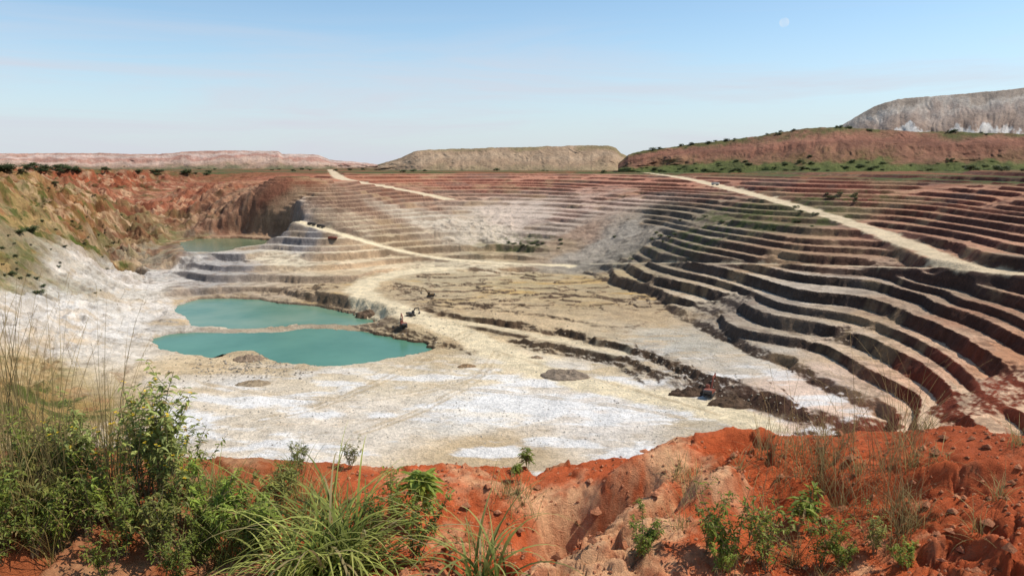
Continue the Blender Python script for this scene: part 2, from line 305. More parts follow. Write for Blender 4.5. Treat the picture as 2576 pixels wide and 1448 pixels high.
# ---------------------------------------------------------------- mesh building helpers
def attach_col(me,rgb):
    a=me.color_attributes.new("Col",'FLOAT_COLOR','POINT')
    c=np.ones((len(me.vertices),4),np.float32); c[:,:3]=rgb.reshape(-1,3); a.data.foreach_set("color",c.ravel())
def grid_mesh(name,X,Y,Z,rgb,flip=False):
    na,nr=X.shape; co=np.stack([X,Y,Z],-1).reshape(-1,3).astype(np.float32)
    i=np.arange(na*nr).reshape(na,nr); qd=np.stack([i[:-1,:-1],i[1:,:-1],i[1:,1:],i[:-1,1:]],-1).reshape(-1,4)
    if flip: qd=qd[:,::-1]
    me=bpy.data.meshes.new(name); me.vertices.add(len(co)); me.vertices.foreach_set("co",co.ravel())
    me.loops.add(qd.size); me.loops.foreach_set("vertex_index",qd.ravel().astype(np.int32))
    me.polygons.add(len(qd)); me.polygons.foreach_set("loop_start",np.arange(0,qd.size,4,dtype=np.int32))
    me.polygons.foreach_set("use_smooth",np.ones(len(qd),bool))
    me.update(calc_edges=True)
    if rgb is not None: attach_col(me,rgb)
    o=bpy.data.objects.new(name,me); col.objects.link(o); return o
def lab(o,label,cat,group=None,kind=None):
    o["label"]=label; o["category"]=cat
    if group: o["group"]=group
    if kind: o["kind"]=kind
    return o
# ---------------------------------------------------------------- materials
def newmat(name):
    m=bpy.data.materials.new(name); m.use_nodes=True; nt=m.node_tree; b=nt.nodes["Principled BSDF"]; return m,nt,b
def N(nt,t,**k):
    n=nt.nodes.new(t)
    for a,v in k.items(): setattr(n,a,v)
    return n
def earth(name,scales,bump=.5,bd=.5,var=.35,rough=.95):
    m,nt,b=newmat(name); L=nt.links
    at=N(nt,'ShaderNodeAttribute',attribute_name="Col"); tc=N(nt,'ShaderNodeTexCoord')
    cur=at.outputs['Color']
    hs=None
    for i,s_ in enumerate(scales):
        no=N(nt,'ShaderNodeTexNoise'); no.inputs['Scale'].default_value=s_; no.inputs['Detail'].default_value=8; no.inputs['Roughness'].default_value=.7
        L.new(tc.outputs['Object'],no.inputs['Vector'])
        mr=N(nt,'ShaderNodeMapRange'); mr.inputs['From Min'].default_value=.3; mr.inputs['From Max'].default_value=.7
        mr.inputs['To Min'].default_value=1-var; mr.inputs['To Max'].default_value=1+var*.8
        L.new(no.outputs['Fac'],mr.inputs['Value'])
        mx=N(nt,'ShaderNodeVectorMath',operation='MULTIPLY'); L.new(cur,mx.inputs[0]); L.new(mr.outputs[0],mx.inputs[1]); cur=mx.outputs[0]
        if hs is None: hs=no.outputs['Fac']
        else:
            ad=N(nt,'ShaderNodeMath',operation='ADD'); L.new(hs,ad.inputs[0]); L.new(no.outputs['Fac'],ad.inputs[1]); hs=ad.outputs[0]
    L.new(cur,b.inputs['Base Color']); b.inputs['Roughness'].default_value=rough; b.inputs['Specular IOR Level'].default_value=.15
    bp=N(nt,'ShaderNodeBump'); bp.inputs['Strength'].default_value=bump; bp.inputs['Distance'].default_value=bd
    L.new(hs,bp.inputs['Height']); L.new(bp.outputs[0],b.inputs['Normal'])
    return m
m_pit=earth("pit_earth",(.15,1.1),.85,1.1,.25)
m_hill=earth("spoil_earth",(.03,.25),.6,4,.25)
def solid(name,c,rough=.6,metal=0,var=.25,sc_=3):
    m,nt,b=newmat(name); L=nt.links
    tc=N(nt,'ShaderNodeTexCoord'); no=N(nt,'ShaderNodeTexNoise'); no.inputs['Scale'].default_value=sc_; no.inputs['Detail'].default_value=6
    L.new(tc.outputs['Object'],no.inputs['Vector'])
    cr=N(nt,'ShaderNodeValToRGB'); c=np.array(c)
    cr.color_ramp.elements[0].position=.3; cr.color_ramp.elements[0].color=(*np.clip(c*(1-var),0,1),1)
    cr.color_ramp.elements[1].position=.7; cr.color_ramp.elements[1].color=(*np.clip(c*(1+var),0,1),1)
    L.new(no.outputs['Fac'],cr.inputs[0]); L.new(cr.outputs[0],b.inputs['Base Color'])
    b.inputs['Roughness'].default_value=rough; b.inputs['Metallic'].default_value=metal
    return m
def leafmat(name,rough=.55,trans=.3,spec=.15):
    m,nt,b=newmat(name); L=nt.links
    at=N(nt,'ShaderNodeAttribute',attribute_name="Col"); oi=N(nt,'ShaderNodeObjectInfo')
    mr=N(nt,'ShaderNodeMapRange'); mr.inputs['To Min'].default_value=.75; mr.inputs['To Max'].default_value=1.35; L.new(oi.outputs['Random'],mr.inputs['Value'])
    mx=N(nt,'ShaderNodeVectorMath',operation='MULTIPLY'); L.new(at.outputs['Color'],mx.inputs[0]); L.new(mr.outputs[0],mx.inputs[1])
    L.new(mx.outputs[0],b.inputs['Base Color']); b.inputs['Roughness'].default_value=rough; b.inputs['Specular IOR Level'].default_value=spec
    tr=N(nt,'ShaderNodeBsdfTranslucent'); L.new(mx.outputs[0],tr.inputs['Color'])
    ms=N(nt,'ShaderNodeMixShader'); ms.inputs[0].default_value=trans
    out=nt.nodes['Material Output']; L.new(b.outputs[0],ms.inputs[1]); L.new(tr.outputs[0],ms.inputs[2]); L.new(ms.outputs[0],out.inputs['Surface'])
    return m
m_leaf=leafmat("leaf_green",.5,.4); m_grass=leafmat("grass_blade",.55,.4,.1)
# ---------------------------------------------------------------- ground
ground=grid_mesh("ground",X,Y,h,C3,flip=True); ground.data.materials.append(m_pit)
lab(ground,"terraced open pit mine with pale clay floor and red benches","open pit",kind="structure")
def h_at(a,r):
    fu=(a-az[0])/(az[-1]-az[0])*(NA-1); i=int(np.clip(fu,0,NA-2)); fa=fu-i
    j=int(np.clip(np.searchsorted(R,r)-1,0,NR-2)); fb=(r-R[j])/(R[j+1]-R[j])
    return (h[i,j]*(1-fa)+h[i+1,j]*fa)*(1-fb)+(h[i,j+1]*(1-fa)+h[i+1,j+1]*fa)*fb
def place(px,py):
    d=pixel_ray(px,py); a=math.atan2(d[0],d[1]); kk=d[2]/math.hypot(d[0],d[1])
    i=int(np.clip(round((a-az[0])/(az[-1]-az[0])*(NA-1)),0,NA-1))
    z=R*kk; ok=np.nonzero((z<=h[i])&(R>100))[0]; j=ok[0] if len(ok) else NR-20
    r=R[j]; return Vector((r*math.sin(a),r*math.cos(a),h_at(a,r)))
# ---------------------------------------------------------------- water
def water_mat(name,c0,c1):
    m,nt,b=newmat(name); L=nt.links
    tc=N(nt,'ShaderNodeTexCoord'); no=N(nt,'ShaderNodeTexNoise'); no.inputs['Scale'].default_value=.05; no.inputs['Detail'].default_value=5; L.new(tc.outputs['Object'],no.inputs['Vector'])
    cr=N(nt,'ShaderNodeValToRGB'); cr.color_ramp.elements[0].position=.35; cr.color_ramp.elements[0].color=(*c0,1); cr.color_ramp.elements[1].position=.7; cr.color_ramp.elements[1].color=(*c1,1)
    L.new(no.outputs['Fac'],cr.inputs[0]); L.new(cr.outputs[0],b.inputs['Base Color']); b.inputs['Roughness'].default_value=.2; b.inputs['Specular IOR Level'].default_value=.16
    n2=N(nt,'ShaderNodeTexNoise'); n2.inputs['Scale'].default_value=1.5; n2.inputs['Detail'].default_value=5; L.new(tc.outputs['Object'],n2.inputs['Vector'])
    bp=N(nt,'ShaderNodeBump'); bp.inputs['Strength'].default_value=.4; bp.inputs['Distance'].default_value=.08; L.new(n2.outputs['Fac'],bp.inputs['Height']); L.new(bp.outputs[0],b.inputs['Normal'])
    return m
mw=[water_mat("turquoise_water",(.066,.185,.115),(.095,.23,.145)),water_mat("shallow_water",(.095,.215,.14),(.18,.275,.18)),water_mat("murky_water",(.12,.155,.08),(.16,.20,.11))]
for i,(l,z) in enumerate(PD):
    P=np.array(poly(l,z)); c=P.mean(0); v=P-c; P2=c+v*(1+4./np.maximum(np.hypot(v[:,0],v[:,1]),4)[:,None])
    me=bpy.data.meshes.new("water"); me.from_pydata([(p[0],p[1],z+.004*i) for p in P2],[],[list(range(len(P2)))]); me.update()
    if me.polygons[0].normal.z<0: me.flip_normals()
    o=bpy.data.objects.new("water",me); col.objects.link(o); me.materials.append(mw[i])
    lab(o,["turquoise pond on the clay floor of the pit","turquoise pond behind a narrow sand spit","small murky green pond below the eroded wall"][i],"pond",kind="structure")
# ---------------------------------------------------------------- spoil hills (far heaps coloured paler to stand in for air haze)
def hill(sky,Rd,base,slope,label,cols,depth=260,gul=7,seed=0,na=420,gs=14,con=.25,ex=1.0,layer=.015):
    A_=[];Hh=[]
    for px,py in sky:
        d=pixel_ray(px,py); a=math.atan2(d[0],d[1]); A_.append(a); Hh.append(Rd*d[2]/math.hypot(d[0],d[1]))
    aa=np.linspace(A_[0],A_[-1],na); top=np.interp(aa,A_,Hh)+1.6*fbm(aa*Rd/25,aa*0,5,seed+1,.6)
    H=np.maximum(top-base,.2); tt=np.concatenate([np.linspace(-.05,1,90),np.linspace(1.02,2,14),np.linspace(2.1,3,10)])
    A2,T2=np.meshgrid(aa,tt,indexing='ij'); H2=np.repeat(H[:,None],len(tt),1)
    front=np.clip(T2,-.05,1); rr=Rd-H2/slope*(1-front)
    rr=rr+np.clip(T2-1,0,1)*depth+np.clip(T2-2,0,1)*H2/slope
    xs=A2*Rd
    wob=xs+14*fbm(xs/60,front*4,3,seed+31)
    gl=gul*(ridge(wob/gs,front*1.6,5,seed+3)-.3)*np.sin(np.clip(front,0,1)*math.pi)**.6
    gl=gl+gul*2.6*fbm(xs/90,front*1.2,5,seed+8,.6)*np.clip(1.15-front,0,1)
    rr=rr+np.where(T2<=1,gl,0)
    fp=np.clip(front,0,1)
    fz=np.where(front<0,front,fp**ex)+layer*np.sin(fp*math.pi*4+2*fbm(xs/80,front*0,3,seed+40))*np.clip(fp*(1-fp)*4,0,1)
    zz=base+H2*np.where(T2<=1,fz,np.where(T2<=2,1,3-T2))
    zz=zz+1.1*fbm(xs/8,rr/8,5,seed+5,.65)
    XX=rr*np.sin(A2); YY=rr*np.cos(A2)
    cs=np.array([lin(c)*.8 for _,c in cols]); ts=np.array([t_ for t_,_ in cols])
    tw=np.clip(fp**ex+.36*fbm(xs/40,front*2.2,6,seed+11,.7),0,1)
    rgb=np.stack([np.interp(tw,ts,cs[:,k_]) for k_ in range(3)],-1)
    rgb=rgb*(1+con*fbm(xs/gs,front*3,6,seed+14,.7)[...,None])
    o=grid_mesh("hill",XX,YY,zz,np.clip(rgb,.01,.85),flip=True); o.data.materials.append(m_hill)
    lab(o,label,"hill",kind="structure"); return rr,zz,A2,T2
hill([(-500,386),(0,386),(200,385),(400,388),(480,380),(600,379),(700,380),(710,387),(800,390),(830,402),(900,408),(950,414)],2000,-11,.28,"long flat-topped spoil heap of pinkish pale earth",
  [(0,(124,116,88)),(.2,(172,142,120)),(.45,(198,170,152)),(.6,(178,132,114)),(.8,(205,182,168)),(1,(184,144,126))],seed=1,gul=10,na=700,gs=40,con=.35)
hill([(950,415),(985,404),(1010,396),(1045,381),(1080,376),(1200,373),(1300,370),(1420,367),(1530,366),(1550,373),(1562,385),(1600,400),(1640,415)],1450,-11,.33,"low brown spoil heap with gullied sides",
  [(0,(160,140,108)),(.3,(170,142,114)),(.6,(184,158,130)),(.85,(174,146,118)),(1,(150,132,98))],seed=20,gul=7,gs=17,con=.3,ex=1.0,layer=.01)
hA=hill([(1555,412),(1580,390),(1620,378),(1700,369),(1800,356),(1900,342),(1960,333),(2030,324),(2120,320),(2200,326),(2300,330),(2450,334),(2600,338),(2900,344)],1000,-9.5,.3,"long red earth hill with green scrub along its foot",
  [(0,(92,100,52)),(.24,(100,102,56)),(.34,(130,100,70)),(.48,(150,108,84)),(.6,(136,92,72)),(.75,(156,108,86)),(.88,(146,108,82)),(1,(108,104,62))],seed=40,gul=11,na=800,gs=26,con=.4,ex=1.0,layer=.035)
hill([(2080,335),(2110,320),(2150,296),(2200,268),(2260,250),(2330,243),(2440,236),(2520,228),(2576,222),(2650,216),(2900,205)],1500,-10,.42,"tall grey spoil heap with steep raked sides",
  [(0,(175,165,150)),(.34,(190,182,172)),(.45,(210,204,196)),(.5,(152,130,114)),(.62,(162,142,126)),(.75,(170,152,138)),(.9,(194,182,168)),(1,(166,150,134))],seed=60,gul=16,gs=30,con=.45,ex=1.1)
# ---------------------------------------------------------------- foreground soil bank
SK=[(-600,1120),(-300,1120),(0,1120),(300,1130),(600,1140),(880,1142),(1100,1146),(1350,1152),(1450,1148),(1560,1140),(1650,1125),(1760,1106),(1850,1096),(1950,1112),(2050,1114),(2150,1098),(2250,1112),(2400,1098),(2576,1098),(2800,1090),(3200,1090)]
sa=[];sdp=[]
for px,py in SK:
    d=pixel_ray(px,py); sa.append(math.atan2(d[0],d[1])); sdp.append(-d[2]/math.hypot(d[0],d[1]))
nx,ny=1250,600
xx=np.linspace(-9.0,9.0,nx); yy=np.linspace(.8,9.4,ny)
BX,BY=np.meshgrid(xx,yy,indexing='ij'); BR=np.hypot(BX,BY); BA=np.arctan2(BX,BY)
re=6.9+.35*fbm(BA*6,BA*0,3,100)
zed=-6.9*np.interp(BA,sa,sdp)
inn=sst(BR,4.3,6.7)
BZ=-2.66*(1-inn)+zed*inn
def gb(px,py,rx,ry,a,rot=0):
    p=at_z(px,py,-2.6); dx=BX-p[0]; dy=BY-p[1]; c,s_=math.cos(rot),math.sin(rot); u=(dx*c+dy*s_)/rx; v=(-dx*s_+dy*c)/ry
    return a*np.exp(-(u*u+v*v)**1.6)
BZ=BZ+gb(1790,1120,.55,.4,.04)+gb(1600,1205,.7,.2,.16,.5)+gb(1440,1255,.42,.28,-.6,.6)+gb(1545,1240,.45,.14,-.35,.5)+gb(1660,1390,.75,.42,.16,.2)+gb(1800,1290,.28,.2,.22)+gb(1560,1330,.9,.09,-.22,.7)\
  +gb(1350,1400,.4,.3,-.15)+gb(1400,1430,.5,.2,.1)+gb(1950,1180,.5,.4,.08)+gb(2250,1150,.6,.5,.05)+gb(1180,1300,.5,.4,-.15)+gb(1150,1200,.5,.3,.06)+gb(2100,1400,.8,.5,-.15)+gb(2400,1250,.8,.6,.06)+gb(1850,1175,.3,.2,-.2)+gb(2070,1100,.2,.15,-.12)+gb(1960,1290,.5,.1,-.16,.3)+gb(2300,1330,.6,.1,-.14,-.3)
edge_keep=1-.65*sst(BR,6.0,6.9)
wX=BX+.12*fbm(BX/.4,BY/.4,5,130,.62); wY=BY+.12*fbm(BX/.4,BY/.4,5,131,.62)
f1,f2,idv,tl=cell(wX/.46,wY/.34); g1,g2,idw,tl2=cell(wX/.15+9,wY/.12+5); k1,k2,idk,tl3=cell(wX/.055+3,wY/.05+15)
blk=sst(fbm(BX/1.1,BY/1.1,3,133),-.2,.2)
b2=sst(fbm(BX/.7,BY/.7,3,137),-.2,.3)
BZ=BZ+edge_keep*(.10*fbm(BX/1.2,BY/1.0,5,110,.56)+blk*(.14*(idv-.5)+.28*tl-.05*(1-sst(f2-f1,0,.1)))+(.2+.6*blk)*(.05*(idw-.5)+.09*tl2-.018*(1-sst(g2-g1,0,.12)))+b2*(.014*idk+.025*tl3))
BZ=BZ-.09*sst(ridge(wX/.9,wY/2.4,3,115),.5,.75)*edge_keep
BZ=BZ+.018*fbm(BX/.1,BY/.1,4,119,.65)+.03*np.clip(fbm(BX/.2,BY/.2,3,118)-.2,0,1)
BZ=BZ-np.clip(BR-re,0,9)*1.7
hgt=fbm(BX/.9,BY/.9,5,120,.6); fine=fbm(BX/.12,BY/.12,5,121,.65)
gx=np.gradient(BZ,axis=0)/(xx[1]-xx[0]); gy=np.gradient(BZ,axis=1)/(yy[1]-yy[0]); GS=np.hypot(gx,gy)
cA=lin((214,106,60))*.86; cB=lin((244,186,138))*.86; cD=lin((168,76,42))*.86
pale=np.clip(gb(1650,1400,.9,.45,.6)+gb(1350,1440,.6,.25,.5)+gb(1800,1290,.3,.25,.3)+gb(1150,1330,.5,.3,.3)+gb(1250,1200,.9,.2,.2),0,1)
ta=sst(hgt+.35*fine+.5*blk*(idv-.5)+pale*.7,.05,.55)[...,None]; tb=sst(fine+.12*GS+.3*(idk-.5)+.3*(idw-.5),.22,.8)[...,None]
BC=cA*(1-ta)+cB*ta; BC=BC*(1-tb*.55)+cD*tb*.55
BC=BC*(1+.22*fine[...,None])
rt=sst(BX,2.2,4.4)[...,None]*.5; BC=BC*(1-rt)+lin((160,84,56))*.84*rt
lf=(1-sst(BX,-2.2,-.8))[...,None]*.5; BC=BC*(1-lf)+lin((140,98,62))*.82*lf
m_soil=earth("red_soil",(3.,22.,90.),.75,.04,.18)
bank=grid_mesh("ground",BX,BY,BZ,np.clip(BC,.01,.85)); bank.data.materials.append(m_soil)
lab(bank,"crumbly red laterite bank at the pit edge","soil bank",kind="structure")
def bz(x,y):
    i=int(np.clip((x-xx[0])/(xx[1]-xx[0]),0,nx-1)); j=int(np.clip((y-yy[0])/(yy[1]-yy[0]),0,ny-1)); return BZ[i,j]
def bplace(px,py):
    d=pixel_ray(px,py); 
    for t_ in np.linspace(2.5,9,700):
        p=d*t_
        if p[2]<=bz(p[0],p[1]): return Vector((p[0],p[1],bz(p[0],p[1])-.01))
    p=at_z(px,py,-2.6); return Vector((p[0],p[1],bz(p[0],p[1])-.01))
# ---------------------------------------------------------------- plants
class MB:
    def __init__(s): s.v=[];s.f=[];s.c=[]
    def add(s,vs,fs,c):
        o=len(s.v); s.v+=[tuple(v) for v in vs]; s.f+=[tuple(i+o for i in f_) for f_ in fs]; s.c+=[tuple(c)]*len(vs)
    def mesh(s,name,mat,smooth=False):
        me=bpy.data.meshes.new(name); me.from_pydata(s.v,[],s.f); me.update(); attach_col(me,np.array(s.c)); me.materials.append(mat)
        if smooth: me.polygons.foreach_set("use_smooth",np.ones(len(me.polygons),bool))
        return me
def tube(mb,path,r0,r1,c,n=4):
    vs=[];fs=[]; L_=len(path)
    for i,p in enumerate(path):
        r=r0+(r1-r0)*i/(L_-1); d=(path[min(i+1,L_-1)]-path[max(i-1,0)]).normalized(); a=d.orthogonal().normalized(); b=d.cross(a)
        for k_ in range(n):
            an=2*math.pi*k_/n; vs.append(p+a*r*math.cos(an)+b*r*math.sin(an))
    for i in range(L_-1):
        for k_ in range(n): fs.append((i*n+k_,i*n+(k_+1)%n,(i+1)*n+(k_+1)%n,(i+1)*n+k_))
    mb.add(vs,fs,c)
def leaf(mb,p,d,L_,w,c,droop=.4):
    d=d.normalized(); side=d.cross(Vector((0,0,1)))
    if side.length<.1: side=Vector((1,0,0))
    side.normalize(); side=(side+Vector((random.uniform(-.4,.4),random.uniform(-.4,.4),random.uniform(-.5,.5)))).normalized()
    g1=Vector((0,0,-1))*droop*L_
    a=p+d*L_*.35+g1*.1; b=p+d*L_*.72+g1*.5; e=p+d*L_+g1
    up=side.cross(d)*w*.25
    mb.add([p,a-side*w*.5+up,a+side*w*.5+up,b-side*w*.38+up,b+side*w*.38+up,e,a,b],[(0,1,6),(0,6,2),(1,3,7,6),(6,7,4,2),(3,5,7),(7,5,4)],c)
def gcol(base,v=.35,yel=.15):
    k_=random.uniform(1-v,1+v); y_=random.uniform(0,yel)
    if random.random()<.07: return (.36,.26,.11)
    return (min(1,(base[0]+y_*.55)*k_),min(1,(base[1]+y_*.4)*k_),base[2]*k_)
def herb(seed,H,nst,spread,LL,LW,gb_,dens=26,flower=False,bare=.2,topheavy=False):
    random.seed(seed); st_=MB(); lv=MB()
    for i in range(nst):
        an=random.uniform(0,2*math.pi); tilt=random.uniform(.05,spread); hh=H*random.uniform(.6,1)
        d=Vector((math.cos(an)*tilt,math.sin(an)*tilt,1)).normalized(); p=Vector((random.uniform(-.05,.05),random.uniform(-.05,.05),0)); path=[p.copy()]
        for k_ in range(8):
            d=(d+Vector((random.uniform(-.1,.1),random.uniform(-.1,.1),random.uniform(-.05,.08)))).normalized(); p=p+d*hh/8; path.append(p.copy())
        tube(st_,path,.006,.002,(.18,.13,.07))
        def leaves(path,nl,b0):
            for j in range(nl):
                u=b0+(1-b0)*random.random()**(.6 if topheavy else .9); x=u*(len(path)-1); i0=min(int(x),len(path)-2); pp=path[i0].lerp(path[i0+1],x-i0)
                a2=random.uniform(0,2*math.pi); el=random.uniform(-.3,.8)
                leaf(lv,pp,Vector((math.cos(a2),math.sin(a2),el)),LL*random.uniform(.55,1.15),LW*random.uniform(.7,1.2),gcol(gb_),random.uniform(.1,.7))
        leaves(path,dens,bare)
        for b_ in range(random.randint(2,4)):
            i0=random.randint(3,7); a2=random.uniform(0,6.28); d2=Vector((math.cos(a2)*.8,math.sin(a2)*.8,random.uniform(.4,1))).normalized(); q_=path[i0].copy(); p2=[q_.copy()]
            for k_ in range(4): d2=(d2+Vector((0,0,.12))).normalized(); q_=q_+d2*hh*.07; p2.append(q_.copy())
            tube(st_,p2,.003,.0012,(.16,.16,.07)); leaves(p2,int(dens*.45),.1)
            if flower and random.random()<.8:
                for m_ in range(3):
                    c0=p2[-1]+Vector((random.uniform(-.02,.02),random.uniform(-.02,.02),random.uniform(0,.02)))
                    for s_ in range(6): leaf(lv,c0,Vector((math.cos(s_*1.05),math.sin(s_*1.05),.5)),.016,.012,(.8,.6,.05),.1)
    return st_,lv
m_stem=leafmat("plant_stem",.8,.05)
def plant_kind(**args):
    a,b=herb(**args)
    return [("stem",a.mesh("stem",m_stem)),("foliage",b.mesh("foliage",m_leaf))]
def put_plant(name,parts,loc,sc_,rz,label,cat,group=None):
    e=bpy.data.objects.new(name,None); e.empty_display_size=.1; col.objects.link(e); e.location=loc; e.scale=(sc_,)*3; e.rotation_euler=(random.uniform(-.08,.08),random.uniform(-.08,.08),rz)
    lab(e,label,cat,group)
    for nme,me in parts:
        o=bpy.data.objects.new(nme,me); col.objects.link(o); o.parent=e
    return e
GD=(.12,.165,.035); GM=(.20,.26,.05); GB=(.23,.31,.06)
kinds=[plant_kind(seed=s_,H=.9,nst=8,spread=.6,LL=.085,LW=.026,gb_=g_,dens=22) for s_,g_ in [(1,GD),(2,GM),(3,(.15,.20,.045)),(4,(.22,.23,.07))]]
kinds_f=[plant_kind(seed=s_,H=1.25,nst=8,spread=.17,LL=.09,LW=.032,gb_=(.26,.30,.10),dens=26,bare=.62,topheavy=True,flower=True) for s_ in (11,12)]
fern=[plant_kind(seed=s_,H=.5,nst=7,spread=.9,LL=.05,LW=.012,gb_=GB,dens=60) for s_ in (21,22)]
broad=[plant_kind(seed=s_,H=.5,nst=3,spread=.25,LL=.13,LW=.035,gb_=GM,dens=22,bare=.5,topheavy=True) for s_ in (31,32)]
random.seed(99)
for i in range(68):
    px=random.uniform(-250,760); py=random.uniform(1180,1490)
    if px>480: py=random.uniform(1225,1480)
    loc=bplace(px,py); s_=random.uniform(.32,.72)*(1 if px<480 else .75)
    put_plant("bush",kinds[i%4],loc,s_,random.uniform(0,6.28),"leafy green weed bush on the red soil bank","bush","leafy weeds growing on the soil bank")
for px,py,s_ in [(405,1290,.86),(365,1300,.78),(445,1320,.74),(190,1280,.66)]:
    put_plant("flowering_bush",kinds_f[0 if px!=365 else 1],bplace(px,py),s_,px,"tall leafy bush with small yellow flowers","flowering bush","tall flowering weeds on the soil bank")
for px,py,s_,kd,lb in [(1065,1340,1.25,broad[0],"upright broad-leaved green plant beside grass tuft"),(1330,1180,.5,broad[1],"small green seedling at the bank edge"),(1300,1175,.4,broad[0],"small green seedling at the bank edge"),
    (1600,1400,.75,fern[0],"dark green weed growing in red soil hollow"),(2000,1330,.8,broad[1],"leafy green plant on red soil"),(1850,1420,.66,kinds[1],"sprawling weed among dry grass"),(1930,1440,.62,kinds[2],"sprawling weed among dry grass"),(2060,1430,.5,kinds[0],"sprawling weed among dry grass"),
    (650,1400,1.2,fern[1],"feathery green fern-like plant"),(520,1380,1.2,fern[0],"feathery green fern-like plant"),(880,1180,.35,kinds[3],"small dark weed at the bank edge"),(760,1190,.35,kinds[0],"small dark weed at the bank edge"),(990,1330,.6,kinds[1],"leafy weed behind the grass tuft"),(1800,1440,.6,fern[0],"low green weed on red soil"),(700,1300,.6,kinds[3],"leafy weed on the soil bank"),(2280,1430,.5,fern[1],"low green weed on red soil"),(2120,1440,.6,fern[0],"low green weed on red soil"),
    (950,1400,.6,kinds[2],"leafy weed behind the grass tuft"),(1040,1420,.6,kinds[0],"leafy weed behind the grass tuft"),(1780,1400,.45,kinds[0],"small weed on red soil"),(2200,1400,.4,kinds[3],"small weed on red soil")]:
    put_plant("weed_plant",kd,bplace(px,py),s_,random.uniform(0,6.28),lb,"plant")
def blade(mb,p,an,tilt,L_,w,c,c2,curve,n=8,twist=.3):
    d=Vector((math.cos(an)*math.sin(tilt),math.sin(an)*math.sin(tilt),math.cos(tilt))); h_=Vector((math.cos(an),math.sin(an),0)); side=Vector((-math.sin(an),math.cos(an),0))
    side=(side*math.cos(twist)+h_*math.sin(twist)).normalized()
    vs=[];cs=[]; q_=Vector(p)
    for i in range(n+1):
        u=i/n; ww=w*(1-u**2.2)*.5+.0003
        vs+= [q_-side*ww,q_+side*ww]; k_=u; cc=tuple(c[j]*(1-k_)+c2[j]*k_ for j in range(3)); cs+=[cc,cc]
        tilt=tilt+curve/n*(.5+u); tl=min(tilt,2.6); d=h_*math.sin(tl)+Vector((0,0,math.cos(tl))); q_=q_+d*L_/n
    o=len(mb.v); mb.v+=[tuple(v) for v in vs]; mb.c+=cs; mb.f+=[(o+2*i,o+2*i+1,o+2*i+3,o+2*i+2) for i in range(n)]
def tuft(name,loc,nb,L_,w,c,c2,curve,label,spread=.07,tl=.7,cat="grass"):
    mb=MB()
    for i in range(nb):
        an=random.uniform(0,6.28)
        k_=random.uniform(.5,1.35); cc=tuple(x*k_ for x in c); cd=tuple(x*k_ for x in c2)
        if random.random()<.12: cc=(.38,.30,.13); cd=(.55,.45,.22)
        blade(mb,(random.gauss(0,spread),random.gauss(0,spread),0),an,abs(random.gauss(0,tl*.5)),L_*random.uniform(.45,1.1),w*random.uniform(.5,1.2),cc,cd,curve*random.uniform(.4,1.4),n=10,twist=random.uniform(-.9,.9))
    o=bpy.data.objects.new(name,mb.mesh(name,m_grass,True)); col.objects.link(o); o.location=loc; lab(o,label,cat); return o
tuft("grass_tuft",bplace(850,1450),260,1.15,.02,(.17,.23,.03),(.60,.62,.17),2.8,"large fountain-like tuft of long arching green grass",.1,.9)
tuft("grass_tuft",bplace(750,1490),80,.88,.018,(.17,.23,.03),(.56,.56,.17),2.6,"long arching green grass tuft beside a larger one",.07,.9)
tuft("grass_tuft",bplace(1215,1470),46,.95,.02,(.18,.24,.04),(.56,.56,.20),2.2,"sparse tuft of broad arching grass blades on red soil",.05,.8)
def dry(name,region,nb,L_,w,c,c2,curve,label,heads=False,tl=.25,sp=24):
    mb=MB(); cl=[(random.uniform(region[0],region[1]),random.uniform(region[2],region[3])) for _ in range(max(6,nb//32))]
    for i in range(nb):
        a_,b_=random.choice(cl); a_+=random.gauss(0,sp); b_+=random.gauss(0,sp*.5)
        p=at_z(a_,b_,-2.6); p=Vector((p[0],p[1],bz(p[0],p[1])-.02)); k_=random.uniform(.6,1.3)
        an=random.uniform(0,6.28); t0=abs(random.gauss(0,tl)); L2=L_*random.uniform(.45,1.1)
        blade(mb,p,an,t0,L2,w,tuple(x*k_ for x in c),tuple(x*k_ for x in c2),curve*random.uniform(.2,1.5),n=6,twist=random.uniform(-1,1))
        if heads and random.random()<.6:
            tip=Vector(mb.v[-1]); bd=(tip-Vector(mb.v[-5])).normalized()
            for s_ in range(10):
                leaf(mb,tip-bd*.012*s_,bd+Vector((random.uniform(-.5,.5),random.uniform(-.5,.5),random.uniform(-.3,.3))),.02,.0035,(.36*k_,.26*k_,.12*k_),.2)
    o=bpy.data.objects.new(name,mb.mesh(name,m_grass)); col.objects.link(o); lab(o,label,"dry grass",kind="stuff"); return o
DRY=(.24,.20,.075); DRT=(.46,.33,.15)
dry("dry_grass",(-100,340,1240,1440),230,1.5,.005,DRY,DRT,.5,"tall thin dry grass stalks rising above the bushes",heads=True,tl=.1)
dry("dry_grass",(-150,420,1180,1440),900,.75,.005,(.28,.24,.07),(.54,.40,.16),.9,"dry brown grass among the weeds")
dry("dry_grass",(1900,2330,1180,1420),850,.5,.0032,(.17,.15,.06),(.36,.26,.12),.9,"fine wispy dry grass on the red bank",tl=.4,sp=14)
dry("dry_grass",(1960,2250,1200,1340),70,1.0,.0034,(.2,.15,.06),(.4,.27,.12),.8,"tall thin seeding grass stalks",heads=True,tl=.15)
dry("dry_grass",(1700,2560,1200,1460),700,.28,.004,(.19,.17,.06),(.42,.33,.14),1.1,"short brown grass scattered on red soil",tl=.5,sp=12)
dry("dry_grass",(600,1450,1180,1460),380,.36,.004,(.17,.2,.06),(.45,.36,.15),1.1,"short green and straw grass scattered on red soil",tl=.5)
dry("dry_grass",(380,900,1180,1460),800,.45,.006,(.2,.26,.05),(.48,.46,.17),1.1,"green grass growing between weeds",tl=.5)
mb=MB()
